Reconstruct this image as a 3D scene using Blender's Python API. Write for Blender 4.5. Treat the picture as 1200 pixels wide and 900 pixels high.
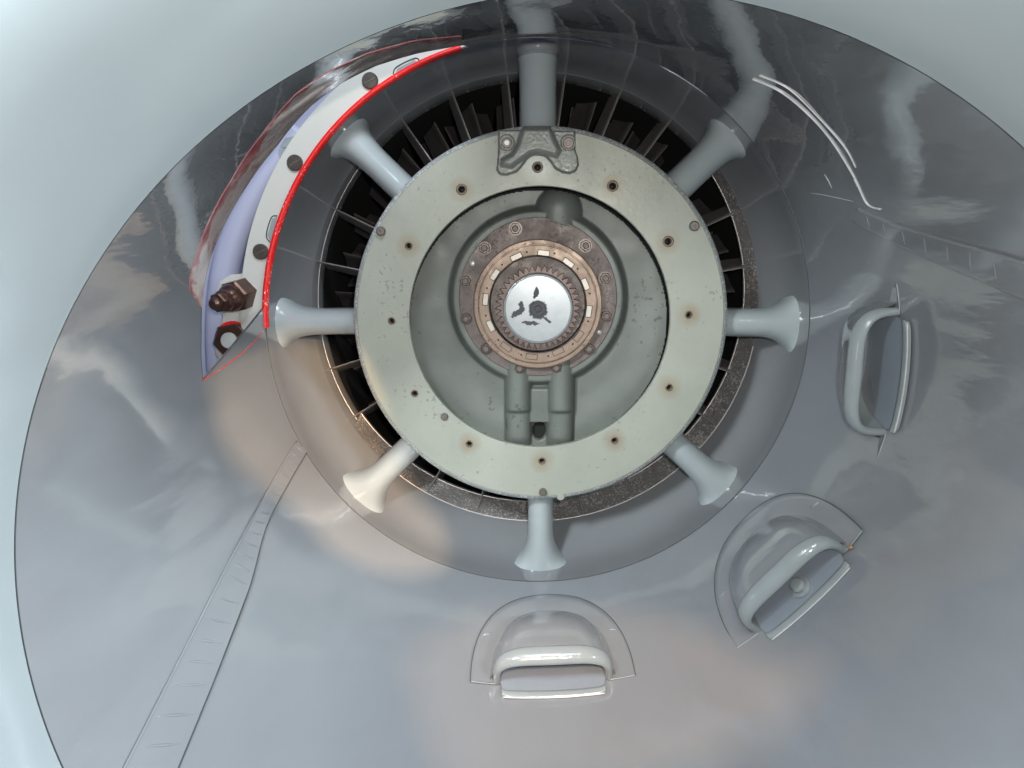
import bpy, bmesh, math, random
from math import sin, cos, pi, radians as R, hypot, atan2, sqrt
from mathutils import Vector, Matrix, noise as mnoise
random.seed(7)
C = bpy.context.scene.collection
for o in list(bpy.data.objects): bpy.data.objects.remove(o)
S = bpy.context.scene
# ------------------------------------------------------------------ camera
F = 900.0
VP = (628.0, 300.0)
_a, _b = (VP[0]-600)/F, (450-VP[1])/F
_n = sqrt(_a*_a+_b*_b+1)
_ya = math.asin(_a/_n); _p = math.atan2(_b, 1.0)
RT = Vector((cos(_ya), sin(_ya), 0)); HF = Vector((-sin(_ya), cos(_ya), 0))
FW = HF*cos(_p) + Vector((0, 0, -1))*sin(_p); UP = RT.cross(FW)
cd = bpy.data.cameras.new('camera'); cam = bpy.data.objects.new('camera', cd); C.objects.link(cam)
m = Matrix((RT, UP, -FW)).transposed().to_4x4(); cam.matrix_world = m
cd.sensor_width = 36; cd.lens = 27; cd.clip_start = .02; cd.clip_end = 200
S.camera = cam
# ------------------------------------------------------------------ world, lamps, exposure
W = bpy.data.worlds.new('World'); S.world = W; W.use_nodes = True
W.node_tree.nodes['Background'].inputs[0].default_value = (.62, .70, .80, 1)
W.node_tree.nodes['Background'].inputs[1].default_value = .33
S.view_settings.view_transform = 'Standard'; S.view_settings.look = 'None'
S.view_settings.exposure = 0; S.view_settings.gamma = 1
def lamp(name, kind, loc, energy, col=(1, 1, 1), target=None, **kw):
    l = bpy.data.lights.new(name, kind); l.energy = energy; l.color = col
    for k, v in kw.items(): setattr(l, k, v)
    o = bpy.data.objects.new(name, l); C.objects.link(o); o.location = loc
    if target: o.rotation_euler = (Vector(target)-Vector(loc)).to_track_quat('-Z', 'Y').to_euler()
    return o
lamp('camera_flash', 'POINT', (.05, -.03, .06), 33, (1, .97, .91), shadow_soft_size=.012)
lamp('daylight_upper_left', 'AREA', (-.50, .20, .36), 13, (.88, .96, 1), (-.47, .52, .30), shape='DISK', size=.2, spread=R(88))
lamp('fill_above', 'AREA', (.02, .10, 1.15), 52, (.84, .93, 1), (.02, .85, -.8), shape='DISK', size=.9)  # added fill above the mouth, placed to brighten only the near wall
lamp('fill_right', 'AREA', (.95, -.02, .25), 3.6, (.86, .93, 1), (-.50, .78, -.45), shape='DISK', size=.35, spread=R(60))  # added fill with no visible source, brightens the near left wall
lamp('fill_behind_duct', 'AREA', (-1.0, 1.35, .45), 12, (.74, .76, 1), (-.55, 1.6, -.1), shape='DISK', size=.4)  # hidden lamp added to light the gap outside the notch
def aim(px, py, d): q = FW+RT*((px-600)/F)+UP*((450-py)/F); return q*d
wl = lamp('warm_spot', 'SPOT', (.22, -.10, .16), 175, (1, .66, .38), aim(385, 525, 1.25), spot_size=R(34), spot_blend=.02, shadow_soft_size=.004)
wl2 = lamp('warm_spot', 'SPOT', (-.10, -.2, .25), 75, (1, .62, .36), aim(740, 850, 1.0), spot_size=R(50), spot_blend=.30, shadow_soft_size=.01)  # added spot; its warm pool stands in for a brownish reflection

# ------------------------------------------------------------------ helpers
def ray(px, py):
    return (FW + RT*((px-600)/F) + UP*((450-py)/F))
def P(px, py, Y):
    d = ray(px, py); return d*(Y/d.y)
def lerp(a, b, t): return a+(b-a)*t
Y0, Y1 = .75, 1.415
def dc(Y):
    t = (Y-Y0)/(1.42-Y0); return (lerp(.0595, -.002, t), lerp(-.368, -.126, t), lerp(.6077, .502, t) - .012*sin(pi*max(0, min(1, t))))
def D(th, Y, h=0):
    x, z, r = dc(Y); return Vector((x+(r-h)*cos(th), Y, z+(r-h)*sin(th)))
def hit(px, py):
    d = ray(px, py); lo, hi = .2, 1.6
    def f(Y):
        x, z, r = dc(Y); q = d*(Y/d.y); return hypot(q.x-x, q.z-z)-r
    prev = .3
    Y = .3
    while Y < 2.2:
        Y += .01
        if f(Y) > 0 and f(Y-.01) <= 0:
            lo, hi = Y-.01, Y
            for _ in range(30):
                mm = (lo+hi)/2
                if f(mm) > 0: hi = mm
                else: lo = mm
            break
    Y = (lo+hi)/2; q = d*(Y/d.y); x, z, r = dc(Y)
    th = atan2(q.z-z, q.x-x)
    return th % (2*pi), Y
ORG = {}
def empty(name, loc, label, cat, group=None, mw=None):
    o = bpy.data.objects.new(name, None); C.objects.link(o); o.empty_display_size = .02
    o.location = loc; o['label'] = label; o['category'] = cat
    if group: o['group'] = group
    if mw is not None: o.matrix_world = mw
    ORG[o] = Vector(loc)
    return o
def part(name, vs, fs, m, parent=None, smooth=True, local=False, mats=None, fm=None):
    me = bpy.data.meshes.new(name)
    off = Vector((0, 0, 0)) if (local or parent is None) else ORG[parent]
    me.from_pydata([tuple(Vector(v)-off) for v in vs], [], fs)
    me.materials.append(m)
    if mats:
        for q in mats: me.materials.append(q)
        me.polygons.foreach_set('material_index', fm)
    bm = bmesh.new(); bm.from_mesh(me); bmesh.ops.remove_doubles(bm, verts=bm.verts, dist=1e-6) if name != 'duct_wall' else None
    bmesh.ops.recalc_face_normals(bm, faces=bm.faces)
    bm.to_mesh(me); bm.free()
    if smooth: me.polygons.foreach_set('use_smooth', [True]*len(me.polygons))
    if smooth == 'auto':
        try: me.set_sharp_from_angle(angle=R(35))
        except Exception: pass
    me.update()
    o = bpy.data.objects.new(name, me); C.objects.link(o)
    if parent: o.parent = parent; ORG[o] = off
    else: ORG[o] = Vector((0, 0, 0))
    return o
def top(o, label, cat, group=None):
    o['label'] = label; o['category'] = cat
    if group: o['group'] = group
    return o
def grid(fn, nu, nv, closeu=False):
    vs = [fn(i/nu, j/nv) for j in range(nv+1) for i in range(nu if closeu else nu+1)]
    w = nu if closeu else nu+1; fs = []
    for j in range(nv):
        for i in range(nu):
            i2 = (i+1) % w
            fs.append((j*w+i, j*w+i2, (j+1)*w+i2, (j+1)*w+i))
    return vs, fs
def revolve(prof, n=160, c=None, a0=0, a1=2*pi):
    # prof: list of (r,Y) or (x,z,r,Y)
    full = abs(a1-a0-2*pi) < 1e-6
    w = n if full else n+1; vs = []; fs = []
    for p in prof:
        if len(p) == 2: x, z = c; r, Y = p
        else: x, z, r, Y = p
        for i in range(w):
            a = a0+(a1-a0)*i/n; vs.append((x+r*cos(a), Y, z+r*sin(a)))
    for j in range(len(prof)-1):
        for i in range(n):
            i2 = (i+1) % w; fs.append((j*w+i, j*w+i2, (j+1)*w+i2, (j+1)*w+i))
    return vs, fs
def tube(path, rad, n=8, cap=True, closed=False):
    vs = []; fs = []; N = len(path); prevx = None
    for k, p in enumerate(path):
        p = Vector(p)
        if closed: t = Vector(path[(k+1) % N])-Vector(path[k-1])
        else: t = Vector(path[min(k+1, N-1)])-Vector(path[max(k-1, 0)])
        t.normalize()
        x = prevx - t*prevx.dot(t) if prevx is not None else t.orthogonal()
        x.normalize(); y = t.cross(x); prevx = x
        r = rad(k/(N-1)) if callable(rad) else rad
        for i in range(n):
            a = 2*pi*i/n; vs.append(tuple(p+x*(r*cos(a))+y*(r*sin(a))))
    for k in range(N if closed else N-1):
        k2 = (k+1) % N
        for i in range(n): fs.append((k*n+i, k*n+(i+1) % n, k2*n+(i+1) % n, k2*n+i))
    if cap and not closed:
        fs.append(tuple(range(n))[::-1]); fs.append(tuple((N-1)*n+i for i in range(n)))
    return vs, fs
def merge(*ms):
    V = []; Fc = []
    for vs, fs in ms:
        b = len(V); V += list(vs); Fc += [tuple(i+b for i in f) for f in fs]
    return V, Fc
def lathe_z(prof, n=24, sides=None):
    # local lathe about +z (r,z), closed with caps if r==0
    vs = []; fs = []
    for r, z in prof:
        for i in range(n):
            a = 2*pi*i/n; vs.append((r*cos(a), r*sin(a), z))
    for j in range(len(prof)-1):
        for i in range(n): fs.append((j*n+i, j*n+(i+1) % n, (j+1)*n+(i+1) % n, (j+1)*n+i))
    fs.append(tuple(range(n))[::-1]); fs.append(tuple((len(prof)-1)*n+i for i in range(n)))
    return vs, fs
def xf(ms, M): return [tuple(M @ Vector(v)) for v in ms[0]], ms[1]
def frame(loc, zdir, spin=0):
    z = Vector(zdir).normalized(); x = Vector((0, 0, 1)).cross(z)
    if x.length < 1e-4: x = Vector((1, 0, 0))
    x.normalize(); y = z.cross(x)
    M = Matrix((x, y, z)).transposed().to_4x4() @ Matrix.Rotation(spin, 4, 'Z')
    M.translation = loc; return M
def facing(loc, spin=0):                       # local +z looks out of the intake, along -Y
    M = Matrix(((1, 0, 0), (0, 0, -1), (0, 1, 0))).to_4x4() @ Matrix.Rotation(spin, 4, 'Z')
    M.translation = loc; return M
def hexp(r, z0, z1, bev=.12):
    vs = []; fs = []
    for rr, z in ((r, z0), (r, z1-r*bev), (r*(1-bev), z1)):
        for i in range(6): vs.append((rr*cos(i*pi/3), rr*sin(i*pi/3), z))
    for j in range(2):
        for i in range(6): fs.append((j*6+i, j*6+(i+1) % 6, (j+1)*6+(i+1) % 6, (j+1)*6+i))
    fs.append(tuple(range(6))[::-1]); fs.append(tuple(12+i for i in range(6)))
    return vs, fs
def box(x0, x1, y0, y1, z0, z1):
    vs = [(x, y, z) for z in (z0, z1) for y in (y0, y1) for x in (x0, x1)]
    return vs, [(0, 2, 3, 1), (4, 5, 7, 6), (0, 1, 5, 4), (2, 6, 7, 3), (0, 4, 6, 2), (1, 3, 7, 5)]

# ------------------------------------------------------------------ materials
def mat(name, col, rough=.4, metal=0., coat=0., col2=None, nscale=8., namt=.5, bump=0., bscale=40., rvar=0., spec=.5, stretch=None, coat_rough=.05, wave=0., wscale=5., speck=None, speck_scale=180., speck_amt=.62, detail=6):
    m = bpy.data.materials.new(name); m.use_nodes = True; nt = m.node_tree; N = nt.nodes; L = nt.links
    b = N['Principled BSDF']
    b.inputs['Base Color'].default_value = (*col, 1); b.inputs['Roughness'].default_value = rough
    b.inputs['Metallic'].default_value = metal; b.inputs['Coat Weight'].default_value = coat
    b.inputs['Coat Roughness'].default_value = coat_rough
    b.inputs['Specular IOR Level'].default_value = spec
    tc = N.new('ShaderNodeTexCoord'); mp = N.new('ShaderNodeMapping'); L.new(tc.outputs['Object'], mp.inputs[0])
    if stretch: mp.inputs['Scale'].default_value = stretch
    vec = mp.outputs[0]
    last = None
    if col2:
        n = N.new('ShaderNodeTexNoise'); n.inputs['Scale'].default_value = nscale; n.inputs['Detail'].default_value = detail; n.inputs['Roughness'].default_value = .65
        L.new(vec, n.inputs['Vector'])
        r = N.new('ShaderNodeValToRGB'); r.color_ramp.elements[0].position = .5-namt/2; r.color_ramp.elements[1].position = .5+namt/2
        r.color_ramp.elements[0].color = (*col, 1); r.color_ramp.elements[1].color = (*col2, 1)
        L.new(n.outputs[0], r.inputs[0]); last = r.outputs[0]
    if speck:
        n = N.new('ShaderNodeTexNoise'); n.inputs['Scale'].default_value = speck_scale; n.inputs['Detail'].default_value = 3
        L.new(tc.outputs['Object'], n.inputs['Vector'])
        n2 = N.new('ShaderNodeTexNoise'); n2.inputs['Scale'].default_value = speck_scale*.09; n2.inputs['Detail'].default_value = 3
        L.new(tc.outputs['Object'], n2.inputs['Vector'])
        mm = N.new('ShaderNodeMath'); mm.operation = 'MULTIPLY_ADD'; L.new(n2.outputs[0], mm.inputs[0]); mm.inputs[1].default_value = .5; L.new(n.outputs[0], mm.inputs[2])
        r = N.new('ShaderNodeValToRGB'); r.color_ramp.elements[0].position = speck_amt+.25; r.color_ramp.elements[1].position = speck_amt+.29
        L.new(mm.outputs[0], r.inputs[0])
        mx = N.new('ShaderNodeMix'); mx.data_type = 'RGBA'; L.new(r.outputs[0], mx.inputs['Factor'])
        if last: L.new(last, mx.inputs['A'])
        else: mx.inputs['A'].default_value = (*col, 1)
        mx.inputs['B'].default_value = (*speck, 1); last = mx.outputs['Result']
    if last: L.new(last, b.inputs['Base Color'])
    if rvar:
        n = N.new('ShaderNodeTexNoise'); n.inputs['Scale'].default_value = nscale*1.7; n.inputs['Detail'].default_value = 5; L.new(vec, n.inputs['Vector'])
        r = N.new('ShaderNodeMapRange'); r.inputs['From Min'].default_value = .3; r.inputs['From Max'].default_value = .7
        r.inputs['To Min'].default_value = max(.02, rough-rvar); r.inputs['To Max'].default_value = rough+rvar
        L.new(n.outputs[0], r.inputs[0]); L.new(r.outputs[0], b.inputs['Roughness'])
    nrm = None
    if wave:
        n = N.new('ShaderNodeTexNoise'); n.inputs['Scale'].default_value = wscale; n.inputs['Detail'].default_value = 2; L.new(vec, n.inputs['Vector'])
        bp = N.new('ShaderNodeBump'); bp.inputs['Distance'].default_value = wave; L.new(n.outputs[0], bp.inputs['Height']); nrm = bp
    if bump:
        n = N.new('ShaderNodeTexNoise'); n.inputs['Scale'].default_value = bscale; n.inputs['Detail'].default_value = 4; L.new(vec, n.inputs['Vector'])
        bp = N.new('ShaderNodeBump'); bp.inputs['Distance'].default_value = bump; L.new(n.outputs[0], bp.inputs['Height'])
        if nrm: L.new(nrm.outputs[0], bp.inputs['Normal'])
        nrm = bp
    if nrm:
        L.new(nrm.outputs[0], b.inputs['Normal']); 
        L.new(nrm.outputs[0], b.inputs['Coat Normal'])
    return m
def refl_streaks(m):
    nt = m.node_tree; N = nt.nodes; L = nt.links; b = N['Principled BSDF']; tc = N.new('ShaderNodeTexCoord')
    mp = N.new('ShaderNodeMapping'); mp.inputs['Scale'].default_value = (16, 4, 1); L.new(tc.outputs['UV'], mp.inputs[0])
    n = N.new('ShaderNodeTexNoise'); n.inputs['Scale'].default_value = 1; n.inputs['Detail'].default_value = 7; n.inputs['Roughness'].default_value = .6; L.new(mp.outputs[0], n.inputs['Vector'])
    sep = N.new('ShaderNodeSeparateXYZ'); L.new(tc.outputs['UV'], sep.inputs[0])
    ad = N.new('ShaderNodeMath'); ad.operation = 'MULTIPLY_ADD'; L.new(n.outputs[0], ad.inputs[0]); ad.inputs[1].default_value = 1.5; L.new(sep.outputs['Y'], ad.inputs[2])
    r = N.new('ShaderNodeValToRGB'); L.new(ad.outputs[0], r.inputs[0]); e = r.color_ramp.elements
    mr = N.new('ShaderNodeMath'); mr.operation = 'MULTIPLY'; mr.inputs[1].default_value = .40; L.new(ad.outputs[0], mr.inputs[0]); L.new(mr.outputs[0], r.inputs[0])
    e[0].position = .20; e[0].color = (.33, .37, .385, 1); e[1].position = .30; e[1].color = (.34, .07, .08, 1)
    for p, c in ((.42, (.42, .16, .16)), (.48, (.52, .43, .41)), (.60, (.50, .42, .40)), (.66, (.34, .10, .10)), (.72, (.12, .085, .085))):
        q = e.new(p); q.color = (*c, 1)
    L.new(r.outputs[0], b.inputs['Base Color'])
M_duct = mat('duct_gloss_paint', (.238, .256, .271), .10, coat=1.0, coat_rough=.03, col2=(.208, .222, .240), nscale=3, spec=.7, wave=.034, wscale=3.4, bump=.0019, bscale=14, stretch=(1, .30, 1))
M_lip = mat('lip_paint', (.285, .33, .345), .22, coat=.5, coat_rough=.12, col2=(.26, .30, .315), nscale=4, wave=.008, wscale=3)
M_strut = mat('strut_gloss_paint', (.40, .445, .455), .16, coat=.4, col2=(.36, .405, .415), nscale=12, bump=.0006, bscale=30)
M_scoop = mat('scoop_paint', (.30, .335, .34), .17, coat=.4, col2=(.26, .29, .30), nscale=14, bump=.0008, bscale=60)
M_flange = mat('hub_green_grey', (.29, .305, .258), .42, metal=.15, col2=(.39, .40, .345), nscale=4.5, namt=.5, rvar=.1, bump=.0003, bscale=90, speck=(.24, .26, .235), speck_scale=110, speck_amt=.66)
M_chip = mat('chipped_rim', (.40, .43, .42), .35, metal=.3, col2=(.5, .54, .53), nscale=40, bump=.001, bscale=150, speck=(.75, .78, .78), speck_scale=260, speck_amt=.55)
M_house = mat('housing_grey_green', (.13, .145, .13), .45, metal=.1, col2=(.175, .19, .17), nscale=7, namt=.4, rvar=.08, bump=.0002, bscale=70, speck=(.09, .10, .09), speck_scale=90, speck_amt=.67)
M_cover = mat('bracket_grey', (.17, .18, .165), .38, metal=.15, col2=(.25, .265, .24), nscale=40, rvar=.1, bump=.0006, bscale=180)
M_plate = mat('retainer_plate', (.115, .092, .085), .5, metal=.25, col2=(.19, .155, .14), nscale=26, namt=.4, rvar=.12, bump=.0005, bscale=200, speck=(.09, .06, .05), speck_scale=200, speck_amt=.62)
M_race = mat('bearing_bronze', (.22, .155, .12), .42, metal=.35, col2=(.30, .225, .165), nscale=30, rvar=.1, bump=.0003, bscale=220, speck=(.10, .06, .05), speck_scale=240, speck_amt=.66)
M_bore = mat('bore_brown', (.03, .021, .018), .35, metal=.4, col2=(.05, .036, .03), nscale=20)
M_gear = mat('gear_steel', (.09, .062, .055), .4, metal=.5, col2=(.15, .11, .10), nscale=60, bump=.0003, bscale=300)
M_cream = mat('cage_insert', (.42, .38, .32), .4, metal=.3, col2=(.55, .51, .45), nscale=90)
M_hole = mat('dark_hole', (.012, .010, .009), .6)
M_rust = mat('rusty_insert', (.14, .105, .08), .5, metal=.5, col2=(.24, .20, .16), nscale=90)
M_bolt = mat('dull_bolt_steel', (.13, .115, .105), .4, metal=.5, col2=(.22, .20, .18), nscale=120)
M_nut = mat('dark_nut', (.075, .06, .054), .35, metal=.5, col2=(.14, .115, .10), nscale=120)
M_brown = mat('brown_nut', (.055, .028, .020), .28, metal=.55, col2=(.11, .052, .036), nscale=60, coat=.3)
M_steel = mat('bright_steel', (.60, .61, .60), .4, metal=.4, col2=(.70, .70, .68), nscale=50)
M_vane = mat('vane_steel', (.24, .225, .22), .3, metal=.4, col2=(.36, .34, .335), nscale=30)
M_edge = mat('vane_edge_bright', (.50, .47, .46), .35, metal=.6)
M_blade = mat('rotor_blade_dark', (.075, .068, .07), .32, metal=.4, col2=(.16, .15, .15), nscale=20)
M_black = mat('black_core', (.006, .006, .006), .8)
M_case = mat('case_dark_gloss', (.205, .212, .224), .12, coat=1.0, coat_rough=.03, metal=.0, col2=(.23, .243, .255), nscale=6, wave=.004, wscale=6)
M_rough = mat('abradable_band', (.10, .092, .09), .6, col2=(.16, .15, .145), nscale=60, bump=.003, bscale=160, speck=(.30, .28, .27), speck_scale=260, speck_amt=.57)
M_white = mat('flange_offwhite', (.55, .54, .50), .5, col2=(.50, .50, .47), nscale=8, bump=.0002, bscale=100)
M_red = mat('red_edge_paint', (.72, .012, .012), .35, col2=(.80, .02, .02), nscale=30, bump=.001, bscale=160, speck=(.9, .75, .75), speck_scale=240, speck_amt=.66)
M_lav = mat('lavender_skin', (.42, .43, .57), .55, col2=(.39, .40, .53), nscale=3)
M_seal = mat('joint_seal', (.05, .06, .065), .6)
M_pale = mat('pale_bead', (.80, .80, .80), .2, metal=.1, col2=(.55, .55, .56), nscale=30, bump=.001, bscale=60)
M_floor = mat('scoop_floor_paint', (.25, .28, .32), .3, col2=(.22, .25, .29), nscale=14)
M_refl = mat('painted_reflection', (.16, .14, .14), .15, coat=.8, wave=.02, wscale=5, bump=.001, bscale=30)  # reflection of red rim and white flange put into the colour
refl_streaks(M_refl)
M_tan = mat('tan_primer', (.32, .22, .12), .5)

# silver cap with dark smudges -----------------------------------------------
M_cap = mat('shaft_cap_silver', (.37, .395, .405), .42, metal=.35, col2=(.30, .325, .335), nscale=40, bump=.00005, bscale=200)
def cap_smudges(m):
    nt = m.node_tree; N = nt.nodes; L = nt.links; b = N['Principled BSDF']
    tc = N.new('ShaderNodeTexCoord')
    nz = N.new('ShaderNodeTexNoise'); nz.inputs['Scale'].default_value = 190; nz.inputs['Detail'].default_value = 3
    L.new(tc.outputs['Object'], nz.inputs['Vector'])
    dis = N.new('ShaderNodeVectorMath'); dis.operation = 'MULTIPLY_ADD'; L.new(nz.outputs['Color'], dis.inputs[0]); dis.inputs[1].default_value = (.010, .010, 0); L.new(tc.outputs['Object'], dis.inputs[2])
    acc = None
    # (x,y,rx,ry,rot) in metres on the cap face
    u = 1.39/F
    for (px, py, rx, ry, rot) in ((630.5, 363, 11.5, 12, 0), (628, 343, 3.2, 7.5, -12), (607, 366, 10, 3.6, 32), (611, 357, 3.4, 4.5, 0), (622, 379, 11, 2.6, -5), (640, 374, 8, 1.6, -40)):
        x, y = (px-630.5)*u+.005, (362-py)*u+.005
        mp = N.new('ShaderNodeMapping'); mp.vector_type = 'TEXTURE'
        mp.inputs['Location'].default_value = (x, y, 0); mp.inputs['Rotation'].default_value = (0, 0, R(rot)); mp.inputs['Scale'].default_value = (rx*u, ry*u, 1)
        sp = N.new('ShaderNodeVectorMath'); sp.operation = 'MULTIPLY'; sp.inputs[1].default_value = (1, 1, 0)
        L.new(dis.outputs[0], mp.inputs[0]); L.new(mp.outputs[0], sp.inputs[0])
        ln = N.new('ShaderNodeVectorMath'); ln.operation = 'LENGTH'; L.new(sp.outputs[0], ln.inputs[0])
        if acc is None: acc = ln.outputs['Value']
        else:
            mi = N.new('ShaderNodeMath'); mi.operation = 'MINIMUM'; L.new(acc, mi.inputs[0]); L.new(ln.outputs['Value'], mi.inputs[1]); acc = mi.outputs[0]
    r = N.new('ShaderNodeValToRGB'); r.color_ramp.elements[0].position = .9; r.color_ramp.elements[1].position = 1.05
    r.color_ramp.elements[0].color = (1, 1, 1, 1); r.color_ramp.elements[1].color = (0, 0, 0, 1); L.new(acc, r.inputs[0])
    old = b.inputs['Base Color'].links[0].from_socket
    mx = N.new('ShaderNodeMix'); mx.data_type = 'RGBA'; L.new(r.outputs[0], mx.inputs['Factor']); L.new(old, mx.inputs['A'])
    mx.inputs['B'].default_value = (.07, .07, .074, 1); L.new(mx.outputs['Result'], b.inputs['Base Color'])
    mr = N.new('ShaderNodeMapRange'); L.new(r.outputs[0], mr.inputs[0]); mr.inputs['To Min'].default_value = .30; mr.inputs['To Max'].default_value = .6; L.new(mr.outputs[0], b.inputs['Roughness'])
cap_smudges(M_cap)

# ------------------------------------------------------------------ intake duct
duct = empty('intake_duct', (0, 1.1, -.22), 'glossy pale blue-grey painted air intake duct narrowing toward the engine, notched at upper left', 'duct')
# the notch at upper left, traced on the duct wall: (px,py) -> (theta, Y)
notch_px = [(238, 446), (236, 390), (240, 330), (254, 282), (287, 221), (325, 170), (364, 124), (400, 97), (440, 77), (490, 62), (541, 53)]
notch = [hit(*p) for p in notch_px]
print('notch', [(round(math.degrees(a), 1), round(y, 3)) for a, y in notch])
low_px = [(238, 446), (252, 437), (268, 426), (285, 413), (300, 398), (312, 384)]
low = [hit(*p) for p in low_px]
print('low', [(round(math.degrees(a), 1), round(y, 3)) for a, y in low])
def interp(tab, th, dflt):
    tab = sorted(tab)
    if th < tab[0][0] or th > tab[-1][0]: return dflt
    for (a, y), (b, z) in zip(tab, tab[1:]):
        if a <= th <= b: return lerp(y, z, (th-a)/max(1e-9, b-a))
NT = sorted(notch); TH_LO = NT[0][0]; TH_HI = notch[0][0]
low_hi = notch[0]; low_end = (min(a for a, y in low), Y1)
def send(th):
    y = interp(notch, th, Y1); return min(y, Y1)
NU = 720; NV = 44
ths = sorted(set([2*pi*i/NU for i in range(NU)] + [TH_HI-1e-7, TH_HI+1e-7]))
def col(th): 
    e = send(th); return [D(th, lerp(Y0, e, j/NV)) for j in range(NV+1)]
vs = []; fs = []
for th in ths: vs += col(th)
n = len(ths); w = NV+1
for i in range(n):
    i2 = (i+1) % n
    if abs(ths[i]-TH_HI) < 2e-7 and ths[i] < TH_HI: continue
    for j in range(NV): fs.append((i*w+j, i2*w+j, i2*w+j+1, i*w+j+1))
# filler under the notch: from lower edge line to the duct end
b = len(vs); K = 10; lows = sorted(low)
ta, tb = lows[0][0], TH_HI
for i in range(K+1):
    th = lerp(ta, tb, i/K); y = min(Y1-.001, interp(lows, th, Y1-.001) or Y1)
    for j in range(9): vs.append(D(th, lerp(y, Y1, j/8)))
for i in range(K):
    for j in range(8): fs.append((b+i*9+j, b+(i+1)*9+j, b+(i+1)*9+j+1, b+i*9+j+1))
wall = part('duct_wall', vs, fs, M_duct, duct)
for p in wall.data.polygons:
    c = p.center; q = dc(c.y+1.1)
    break
md = wall.modifiers.new('skin', 'SOLIDIFY'); md.thickness = .004; md.use_rim = False
# recalc normals may point either way: make them point inward so the solidify grows outward
bm = bmesh.new(); bm.from_mesh(wall.data); bm.faces.ensure_lookup_table()
f = bm.faces[10]; cc = f.calc_center_median() + Vector((0, 1.1, -.22)); q = dc(cc.y)
inward = Vector((q[0]-cc.x, 0, q[1]-cc.z))
md.offset = -1 if f.normal.dot(inward) > 0 else 1
bm.free()
# red painted edge trim around the notch
edge = [D(a, y, -.001) for a, y in notch]
edge2 = []
for k in range(len(notch)-1):
    for s in range(6):
        t = s/6; edge2.append(D(lerp(notch[k][0], notch[k+1][0], t), min(Y1+.01, lerp(notch[k][1], notch[k+1][1], t)), -.001))
lw = []
for k in range(len(low)-1):
    for s in range(6):
        t = s/6; lw.append(D(lerp(low[k][0], low[k+1][0], t), min(Y1, lerp(low[k][1], low[k+1][1], t)), -.001))
def strip(path, wid, side=1):
    return tube(path, wid, 6)
part('red_edge_trim', *tube(lw, .0014, 6), M_red, duct)
part('cut_edge', *tube(edge2, .0016, 6), M_seal, duct)

# wall strips: seam straps, and a notch band painted as the rim's reflection
def band_on_duct(pts_a, pts_b, h, n=40, m=5):
    """strip lying on the duct between two pixel polylines"""
    A = [hit(*p) for p in pts_a]; B = [hit(*p) for p in pts_b]
    def samp(T, t):
        x = t*(len(T)-1); k = min(int(x), len(T)-2); f = x-k
        return lerp(T[k][0], T[k+1][0], f), lerp(T[k][1], T[k+1][1], f)
    def fn(u, v):
        a = samp(A, u); b2 = samp(B, u); th = lerp(a[0], b2[0], v); y = lerp(a[1], b2[1], v)
        hh = h if 0 < v < 1 else -.0015
        vv = [0, .02, .5, .98, 1][round(v*4)]
        th = lerp(a[0], b2[0], vv); y = lerp(a[1], b2[1], vv)
        return D(th, y, hh)
    return grid(fn, n, 4)
s1 = part('seam_strap', *band_on_duct([(346, 518), (322, 558), (292, 612), (262, 668), (200, 790), (110, 965)], [(358, 530), (337, 566), (310, 618), (290, 690), (248, 800), (180, 965)], .0042), M_duct, duct, smooth='auto')
s2 = part('seam_strap', *band_on_duct([(1006, 243), (1050, 262), (1110, 280), (1170, 297), (1260, 324)], [(1003, 258), (1045, 280), (1100, 306), (1160, 330), (1260, 372)], .0042), M_duct, duct, smooth='auto')
def on(px, py, h): 
    a, y = hit(px, py); return D(a, min(y, Y1), h)
def smooth_path(pts, n=8):
    out = []
    P_ = [Vector(p) for p in pts]
    for k in range(len(P_)-1):
        p0 = P_[max(k-1, 0)]; p1 = P_[k]; p2 = P_[k+1]; p3 = P_[min(k+2, len(P_)-1)]
        for s in range(n):
            t = s/n
            out.append(.5*((2*p1)+(p2-p0)*t+(2*p0-5*p1+4*p2-p3)*t*t+(3*p1-p0-3*p2+p3)*t**3))
    out.append(P_[-1]); return out
for pts, rr in (([(882, 92), (915, 107), (948, 134), (975, 165), (1000, 205), (1016, 238), (1032, 245)], .0015), ([(890, 88), (925, 104), (962, 140), (990, 172), (1003, 196)], .0011)):
    part('bright_bead', *tube(smooth_path([on(*p, .0005) for p in pts]), rr, 8), M_pale, duct)  # pale raised double line on the upper right wall
band_out = [(222, 446), (218, 386), (222, 326), (238, 274), (270, 212), (306, 158), (346, 110), (384, 84), (430, 62), (486, 47), (541, 42)]
st_ = part('notch_reflection', *band_on_duct([(237, 362), (222, 340), (222, 326), (238, 274), (270, 212), (306, 158), (346, 110), (384, 84), (430, 62), (486, 47), (541, 42)], [(237, 360), (238, 345), (240, 330), (254, 282), (287, 221), (325, 170), (364, 124), (400, 97), (440, 77), (490, 62), (541, 53)], .0006, n=80), M_refl, duct, smooth='auto')  # thin band coloured as the reflection of rim and flange
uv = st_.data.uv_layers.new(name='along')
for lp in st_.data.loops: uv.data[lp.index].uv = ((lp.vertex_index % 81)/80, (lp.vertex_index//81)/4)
SA = [(346, 518), (322, 558), (292, 612), (262, 668), (200, 790), (110, 965)]; SB = [(358, 530), (337, 566), (310, 618), (290, 690), (248, 800), (180, 965)]
TA = [(1006, 243), (1050, 262), (1110, 280), (1170, 297), (1260, 324)]; TB = [(1003, 258), (1045, 280), (1100, 306), (1160, 330), (1260, 372)]
for ln, mm_, rr in ((SA, M_duct, .0018), (SB, M_seal, .0013), (TA, M_duct, .0014), (TB, M_duct, .0011)):
    part('strap_edge', *tube(smooth_path([on(*p, .0035) for p in ln]), rr, 6), mm_, duct)
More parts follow.
